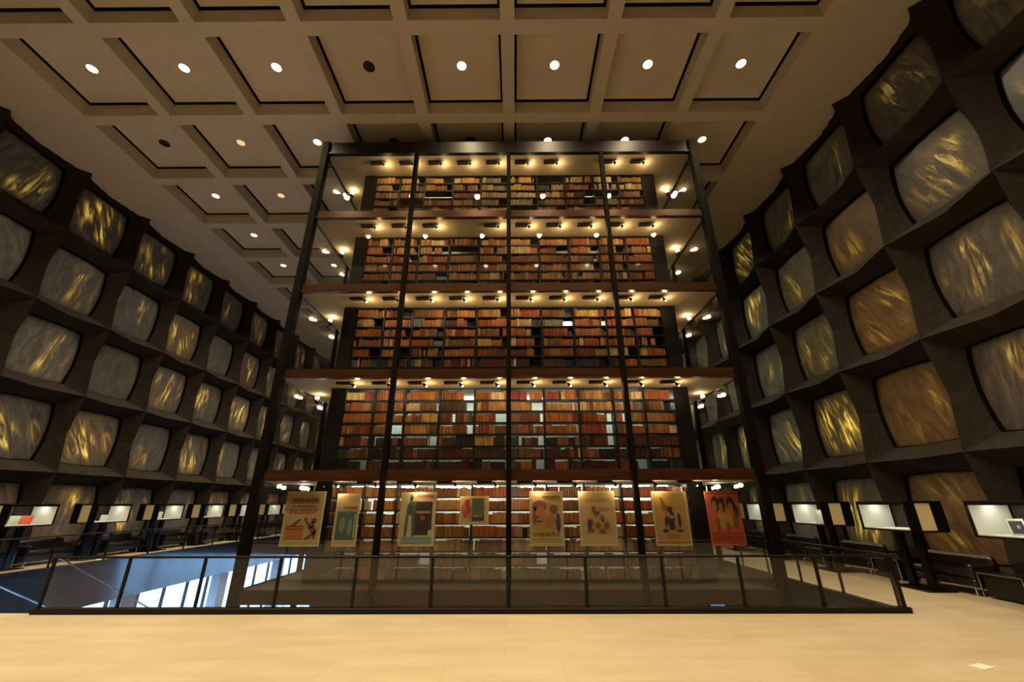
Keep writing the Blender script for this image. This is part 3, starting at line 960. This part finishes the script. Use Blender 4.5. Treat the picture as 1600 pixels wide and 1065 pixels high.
poster(-1.08, -.44, 1.29, 1.86, 'small pale poster with a dark square and red flower shape, smallest hanging poster', M['paper_white'], M['paper'],
    [('dark_square', M['p_green'], [rect(.42, .84, .22, .92)]),
     ('dark_base', M['p_dark'], [rect(.42, .84, .12, .32)]),
     ('white_lettering', M['paper_white'], strokes(.46, .78, .26, .32, 6, 12)),
     ('flower_shape', M['p_red'], [ell(.26, .74, .09, .15), ell(.30, .48, .10, .14), ell(.18, .36, .06, .12, ang=.4)]),
     ('stem_shape', M['p_skin'], [ell(.12, .55, .05, .16), ell(.34, .30, .07, .09)])])
poster(.45, 1.19, .86, 1.96, 'tan poster with a brown face and green lettering, just right of the middle mullion', M['paper_white'], M['paper'],
    [('brown_scene', M['p_gold'], [ell(.46, .48, .40, .34)]),
     ('hair', M['p_brown'], [ell(.30, .72, .22, .11), ell(.72, .66, .12, .09), ell(.16, .55, .07, .16)]),
     ('face', M['p_skin'], [ell(.33, .58, .15, .14), ell(.60, .44, .17, .10, ang=.3)]),
     ('dark_figure', M['p_navy'], [ell(.84, .42, .07, .18)]),
     ('mouth', M['p_dark'], [ell(.30, .44, .10, .012), ell(.24, .52, .05, .012)]),
     ('green_lettering', M['p_green'], strokes(.10, .88, .18, .25, 9, 14)),
     ('heading_strokes', M['p_brown'], lines(.38, .92, [.90], .018)+lines(.46, .92, [.86], .010)),
     ('credits', M['p_skin'], lines(.10, .92, [.13, .10], .008))], 0.02)
poster(1.53, 2.33, .86, 1.96, 'pale yellow poster with a crowded pyramid of small figures', M['paper_white'], M['paper'],
    [('gold_heading', M['p_gold'], lines(.16, .86, [.84, .80], .03)),
     ('pyramid', M['p_gold'], [[(.14, .22), (.90, .22), (.80, .46), (.55, .60), (.42, .70), (.34, .60), (.22, .50)]]),
     ('figures', M['p_brown'], [ell(.40, .66, .06, .06), ell(.46, .57, .07, .05), ell(.62, .50, .06, .06), ell(.30, .42, .08, .06), ell(.72, .36, .08, .07), ell(.50, .36, .08, .06), ell(.30, .28, .09, .05), ell(.60, .26, .10, .045)]),
     ('dark_figures', M['p_navy'], [ell(.27, .38, .05, .10), ell(.52, .60, .04, .03), ell(.64, .46, .03, .04)]),
     ('side_text', M['p_brown'], lines(.52, .80, [.68, .65, .62], .006))])
poster(3.14, 3.91, .86, 1.95, 'mustard poster with a lone dark pyramid of figures and a rocket tip', M['paper_white'], M['p_gold'],
    [('rocket', M['p_brown'], [[(.24, .90), (.30, .88), (.46, .62), (.34, .56), (.26, .72)]]),
     ('figures', M['p_dark'], [ell(.48, .66, .08, .06), ell(.50, .50, .11, .13), ell(.36, .40, .06, .14), ell(.72, .46, .05, .14), ell(.50, .34, .10, .06), ell(.30, .27, .08, .03), ell(.70, .27, .12, .02)]),
     ('flesh_parts', M['p_skin'], [ell(.36, .60, .06, .04), ell(.44, .56, .04, .06), ell(.38, .33, .05, .05), ell(.62, .34, .04, .05)]),
     ('green_parts', M['p_teal'], [ell(.52, .52, .08, .03)]),
     ('title_strokes', M['p_brown'], strokes(.34, .68, .175, .22, 6, 20)+lines(.36, .66, [.15], .01)),
     ('orange_line', M['p_orange'], lines(.08, .92, [.065], .02))])
poster(4.32, 5.06, .86, 1.95, 'red orange poster with three dark haired faces, rightmost of the hanging posters', M['p_orange'], M['p_red'],
    [('orange_scene', M['p_orange'], [rect(.05, .95, .25, .94)]),
     ('hair', M['p_dark'], [ell(.28, .76, .13, .14), ell(.46, .74, .10, .15), ell(.72, .76, .13, .13), ell(.86, .62, .07, .12)]),
     ('faces', M['p_skin'], [ell(.24, .72, .07, .10), ell(.42, .68, .06, .10), ell(.70, .70, .08, .08)]),
     ('costumes', M['p_gold'], [ell(.40, .46, .12, .16), ell(.62, .46, .12, .12)]),
     ('dark_costumes', M['p_brown'], [ell(.28, .38, .05, .14), ell(.80, .44, .08, .14), ell(.56, .34, .05, .10)]),
     ('heading_strokes', M['p_gold'], lines(.16, .72, [.92], .012)),
     ('credits', M['p_brown'], lines(.20, .90, [.17, .12], .008))], 0.03)

# ------------------------------------------------------------------ glass railings
def railing(name_label, p0, p1, n, kh=0.02):
    """bronze railing with kerb from p0 to p1 in n bays"""
    p0, p1 = Vector(p0), Vector(p1)
    d = (p1-p0); L_ = d.length; rz = math.atan2(d.y, d.x)
    t = thing('glass_railing', name_label, 'railing', tuple(p0), rz)
    mb = MB(); mb.bevbox(-0.06, L_+0.06, -0.07, 0.07, 0, kh, 0.006); mb.build('kerb', M['bronze'], t)
    mb = MB(); mb.bevbox(-0.03, L_+0.03, -0.03, 0.03, 0.83, 0.865, 0.006); mb.build('handrail', M['bronze'], t)
    step = L_/n
    for i in range(n+1):
        mb = MB(); mb.bevbox(i*step-0.024, i*step+0.024, -0.02, 0.02, kh, 0.83, 0.004); mb.build('post', M['bronze'], t)
    for i in range(n):
        mb = MB(); mb.box(i*step+0.03, (i+1)*step-0.03, -0.005, 0.005, 0.10, 0.815); mb.build('glass_pane', M['rail_glass'], t)
    return t
railing('low bronze and glass railing on the near edge of the floor opening, facing the camera', (-7.92, OPN-0.05, 0), (6.64, OPN-0.05, 0), 11, 0.085)
railing('bronze and glass railing along the right edge of the floor opening', (OPR+0.02, OPN+0.12, 0), (OPR+0.02, OPF, 0), 16)
railing('bronze and glass railing along the left edge of the floor opening', (OPL+0.02, OPN+0.05, 0), (OPL+0.02, OPF, 0), 12)
railing('bronze and glass railing across the far edge of the opening behind the tower', (OPL+0.3, OPF+0.06, 0), (OPR-0.2, OPF+0.06, 0), 14)

# ------------------------------------------------------------------ stair down to the lower storey
SX0, SX1 = -10.25, -8.02
sl = 0.518
stair = thing('staircase', 'dark granite stair with glass sides descending from the near left of the opening', 'stairs', (0, OPN, 0))
nst = 24
rise = -GZ/nst; tread = rise/sl
for i in range(nst):
    mb = MB(); z = -rise*(i+1)
    mb.box(SX0+.05, SX1-.05, i*tread, (i+1)*tread+0.03, z-0.09, z); mb.build('step', M['dark_granite'], stair)
for x in (SX0, SX1):
    mb = MB()
    y0, y1 = 0.0, nst*tread
    zt = lambda y: -y*sl
    mb.beam((x, y0, zt(y0)-0.18), (x, y1, zt(y1)-0.18), 0.05, 0.30); mb.build('stringer', M['bronze'], stair)
    npn = 5
    for i in range(npn):
        a, b = y1*i/npn+0.01, y1*(i+1)/npn-0.01
        mb = MB(); n0 = 0.006
        q = [(a, zt(a)-0.05), (b, zt(b)-0.05), (b, zt(b)+0.87), (a, zt(a)+0.87)]
        for s in (-1, 1): mb.face([(x+s*n0, y, z) for y, z in (q if s > 0 else q[::-1])])
        for e in range(4):
            u, v = q[e], q[(e+1) % 4]
            mb.face([(x-n0, u[0], u[1]), (x+n0, u[0], u[1]), (x+n0, v[0], v[1]), (x-n0, v[0], v[1])])
        mb.build('glass_side', M['rail_glass'], stair)
    mb = MB(); mb.beam((x, y0, zt(y0)+0.885), (x, y1, zt(y1)+0.885), 0.022, 0.022); mb.build('handrail', M['chrome'], stair)

# ------------------------------------------------------------------ display cases
def make_display():
    """origin on the floor; aisle face towards -x, far end at +y; mirrored for the left wall by scale"""
    t = thing('display_case', 'x', 'display case')
    W, L_, Z0, Z1 = 0.80, 1.34, 1.12, 1.735
    fr = 0.035
    for nm, z0, z1 in (('case_base', Z0, Z0+0.035), ('case_top', Z1-0.04, Z1)):
        mb = MB(); mb.bevbox(0, W, -L_/2, L_/2, z0, z1, 0.004); ct_ = mb.build(nm, M['black'], t)
    for x in (0, W-fr):
        mb = MB(); mb.box(x, x+fr, L_/2-fr, L_/2, Z0+0.035, Z1-0.04); mb.build('frame_post', M['black'], t)
    # near end: black surround round a cream panel coloured like the lit interior
    mb = MB(); mb.box(0, 0.22, -L_/2, -L_/2+0.04, Z0+0.035, Z1-0.04); mb.build('end_frame', M['black'], t)
    mb = MB(); mb.box(0.55, W, -L_/2, -L_/2+0.04, Z0+0.035, Z1-0.04); mb.build('end_frame', M['black'], t)
    mb = MB(); mb.box(0.22, 0.55, -L_/2+0.015, -L_/2+0.025, Z0+0.035, Z1-0.04); mb.build('lit_slot_panel', M['case_cream'], t)
    mb = MB(); mb.box(0.03, W-0.03, L_/2-0.03, L_/2-0.005, Z0+0.035, Z1-0.04); mb.build('back_panel', M['case_white'], t)
    mb = MB(); mb.box(0.03, W-0.03, -L_/2+0.05, L_/2-0.03, Z0+0.035, Z0+0.05); mb.build('display_deck', M['case_white'], t)
    for x in (0.006, W-0.012):
        mb = MB(); mb.box(x, x+0.006, -L_/2+0.04, L_/2-fr, Z0+0.035, Z1-0.04); mb.build('glass_pane', M['case_glass'], t)
    mb = MB(); mb.box(W/2-0.05, W/2+0.05, -L_/2+0.2, L_/2-0.1, Z1-0.055, Z1-0.042); mb.build('light_strip', M['case_tube'], ct_)
    for x in (0.012, W-0.022):
        mb = MB(); mb.box(x, x+0.01, -L_/2+0.04, L_/2-fr, Z1-0.075, Z1-0.04); mb.build('valance', M['black'], ct_)
    for y in (-0.30, 0.16):
        mb = MB(); mb.beam((W*0.5, y, 0), (W*0.5, y, Z0), 0.10, 0.16, up=(0, 1, 0)); mb.build('leg', M['black'], t)
    mb = MB(); mb.bevbox(0.1, W-0.1, -0.5, 0.4, 0, 0.03, 0.005); mb.build('foot_plate', M['black'], t)
    return t
def add_case(side, c, proto):
    o = proto if c is None else None
    return o
caseR = {}; caseL = {}
pr = make_display(); prm = None
first = True
for c in range(0, 9):
    if first: o = pr; first = False
    else: o = copy_tree(pr)
    o.location = (8.42, Y0-0.20+c*CW, 0)
    tag(o, f"black framed lit display case by the right wall, {ordn(c)} from the camera", 'display case', 'display cases along the right wall')
    caseR[c] = o
# left wall: a mirrored build
def mirror_tree(src):
    t = thing('display_case', 'x', 'display case')
    def rec(a, par):
        for ch in a.children:
            me = ch.data.copy()
            for v in me.vertices: v.co.x = -v.co.x
            me.flip_normals()
            n = bpy.data.objects.new(ch.name.split('.')[0], me); COL.objects.link(n); n.parent = par
            rec(ch, n)
    rec(src, t)
    return t
prm = mirror_tree(pr); first = True
for c in range(1, 10):
    if first: o = prm; first = False
    else: o = copy_tree(prm)
    o.location = (-13.85, Y0-0.05+c*CW, 0)
    tag(o, f"black framed lit display case by the left wall, {ordn(c-1)} from the camera", 'display case', 'display cases along the left wall')
    caseL[c] = o
# things shown in the cases
DK = 1.17
def open_book(name, loc, rz, mat, w, h, label, cat='book'):
    t = thing(name, label, cat, loc, rz)
    return t
M['vermilion'] = pbr('vermilion_cover', (0.75, 0.10, 0.03), 0.5)
M['mint'] = pbr('pale_cover', (0.72, 0.78, 0.62), 0.6)
M['photo_dark'] = pbr('photo_print', (0.05, 0.05, 0.05), 0.5, var=0.9, scale=30)
def standing_book(loc, rz, mat, w, h, label):
    t = thing('exhibited_book', label, 'book', loc, rz)
    mb = MB(); mb.beam((0, 0, 0.0), (0, 0.06, h), w, 0.02, up=(0, 1, 0)); mb.build('cover', mat, t)
    mb = MB(); mb.beam((0, 0.02, 0.006), (0, 0.075, h-0.01), w-0.02, 0.018, up=(0, 1, 0)); mb.build('page_block', M['pages'], t)
    mb = MB(); mb.beam((0, 0.05, 0), (0, 0.12, 0.0), w*0.8, 0.008); mb.build('stand_foot', M['case_white'], t)
    return t
yb = Y0-0.05+2*CW
standing_book((-14.25, yb+0.22, DK), 0.6, M['vermilion'], 0.24, 0.24, 'bright orange red book standing in a left wall display case')
standing_book((-14.25, yb-0.10, DK), 0.6, M['mint'], 0.22, 0.24, 'pale green book standing beside the orange red book in its case')
yb = Y0-0.05+3*CW
standing_book((-14.2, yb+0.05, DK), 0.5, M['case_white'], 0.20, 0.20, 'small cream book standing in the left case behind a low open book')
def open_low(loc, rz, label):
    t = thing('open_book', label, 'book', loc, rz)
    mb = MB()
    for s in (-1, 1):
        P = [(0, 0.02), (s*0.05, 0.035), (s*0.14, 0.028), (s*0.16, 0.012), (s*0.16, 0.0), (0, 0.0)]
        mb.face([(x, -0.11, z) for x, z in P]); mb.face([(x, 0.11, z) for x, z in reversed(P)])
        for i in range(len(P)):
            a, b = P[i], P[(i+1) % len(P)]
            mb.face([(a[0], -0.11, a[1]), (a[0], 0.11, a[1]), (b[0], 0.11, b[1]), (b[0], -0.11, b[1])])
    mb.build('page_block', M['case_white'], t)
    return t
open_low((-14.3, yb-0.36, DK), 0.3, 'low open book lying in the left case beside the cream book')
yb = Y0-0.05+4*CW
standing_book((-14.25, yb-0.1, DK), 0.5, M['mint'], 0.22, 0.26, 'pale book standing in the left case nearest beyond the cream book')
# right cases
yb = Y0-0.20+2*CW
standing_book((8.75, yb-0.05, DK), -0.5, M['case_white'], 0.22, 0.34, 'tall white page stand in the right case nearest the tower poster')
open_low((8.7, yb-0.28, DK), -0.3, 'low open book before the white page stand in its case')
yb = Y0-0.20
def photo(loc, rz, w, h, label):
    t = thing('framed_photograph', label, 'photograph', loc, rz)
    mb = MB(); mb.beam((0, 0, 0), (0, 0.05, h), w, 0.015, up=(0, 1, 0)); mb.build('mount', M['case_white'], t)
    mb = MB(); mb.beam((0, -0.002, h*0.13), (0, -0.002+0.05*0.74, h*0.87), w*0.72, 0.014, up=(0, 1, 0)); mb.build('print', M['photo_dark'], t)
    mb = MB(); mb.ball((w*0.05, -0.003+0.025, h*0.5), 0.03, 8, 5, sz=1.2); mb.build('print_highlight', M['column'], t)
    mb.v
    mb = MB(); mb.beam((0, 0.045, h*0.6), (0, 0.12, 0.0), 0.03, 0.006); mb.build('strut', M['case_white'], t)
    return t
photo((8.74, yb+0.20, DK), -0.35, 0.24, 0.27, 'black and white photograph on white mount in nearest right case, left one')
photo((8.74, yb-0.12, DK), -0.35, 0.22, 0.22, 'black and white photograph on white mount in nearest right case, right one')

# ------------------------------------------------------------------ benches and side tables along the walls
def make_sofa():
    """origin on the floor; front towards -x; length along y"""
    t = thing('leather_sofa', 'x', 'sofa')
    L_ = 1.5
    mb = MB(); mb.bevbox(0, 0.62, -L_/2, L_/2, 0.15, 0.30, 0.03); mb.build('base', M['leather'], t)
    for i in range(2):
        a = -L_/2+0.02+i*L_/2
        mb = MB(); mb.bevbox(-0.01, 0.50, a, a+L_/2-0.04, 0.30, 0.43, 0.04); mb.build('seat_cushion', M['leather'], t)
    mb = MB(); mb.bevbox(0.44, 0.62, -L_/2, L_/2, 0.30, 0.70, 0.05); mb.build('backrest', M['leather'], t)
    for s in (-1, 1):
        a, b = sorted((s*L_/2, s*(L_/2-0.12)))
        mb = MB(); mb.bevbox(0, 0.60, a, b, 0.28, 0.56, 0.03); mb.build('armrest', M['leather'], t)
    for x in (0.05, 0.57):
        for s in (-1, 1):
            mb = MB(); mb.tube((x, s*(L_/2-0.08), 0), (x, s*(L_/2-0.08), 0.15), 0.02, 0.02, 8); mb.build('leg', M['chrome'], t)
    return t
def make_stool():
    t = thing('side_table', 'x', 'table')
    w, l, h = 0.55, 0.80, 0.44
    for s in (-1, 1):
        y = s*(l/2-0.012)
        pass
    mb = MB(); mb.bevbox(0.015, w-0.015, -l/2+0.02, l/2-0.02, h-0.05, h-0.004, 0.006); mb.build('table_top', M['leather_black'], t)
    for x in (0, w-0.02):
        mb = MB()
        mb.box(x, x+0.02, -l/2, l/2, h-0.025, h)
        mb.box(x, x+0.02, -l/2, -l/2+0.02, 0.0, h-0.025); mb.box(x, x+0.02, l/2-0.02, l/2, 0.0, h-0.025)
        mb.build('frame', M['chrome'], t)
    mb = MB(); mb.box(0.05, w-0.05, -l/2+0.06, l/2-0.06, 0.03, h-0.06); mb.build('storage_block', M['leather_black'], t)
    return t
sofa, stool = make_sofa(), make_stool()
fs = True
for c in range(0, 9):
    if fs: o, q = sofa, stool; fs = False
    else: o, q = copy_tree(sofa), copy_tree(stool)
    yc = Y0 + CW/2 + c*CW
    o.location = (9.12, yc+0.95, 0)
    tag(o, f"low dark leather sofa by the right wall, {ordn(c)} from the camera", 'sofa', 'sofas along the right wall')
    q.location = (9.15, yc-0.25, 0)
    tag(q, f"black side table with chrome frame by the right wall, {ordn(c)} from the camera", 'table', 'side tables along the right wall')
for c in range(1, 9):
    o, q = copy_tree(sofa), copy_tree(stool)
    yc = Y0 + CW/2 + c*CW
    o.rotation_euler = (0, 0, PI); q.rotation_euler = (0, 0, PI)
    o.location = (-14.38, yc+0.10, 0)
    tag(o, f"low dark leather sofa by the left wall, {ordn(c-1)} from the camera", 'sofa', 'sofas along the left wall')
    q.location = (-14.38, yc+1.28, 0)
    tag(q, f"black side table with chrome frame by the left wall, {ordn(c-1)} from the camera", 'table', 'side tables along the left wall')

# small pale flat patch on the floor near the lower right
mb = MB(); mb.bevbox(-0.10, 0.10, -0.07, 0.07, 0.0, 0.006, 0.002)
o = mb.build('pale_floor_patch', M['case_white']); o.location = (5.33, 5.68, 0); o.rotation_euler = (0, 0, 0.3)
tag(o, 'small pale flat patch set on the cream floor at lower right', 'floor plate')
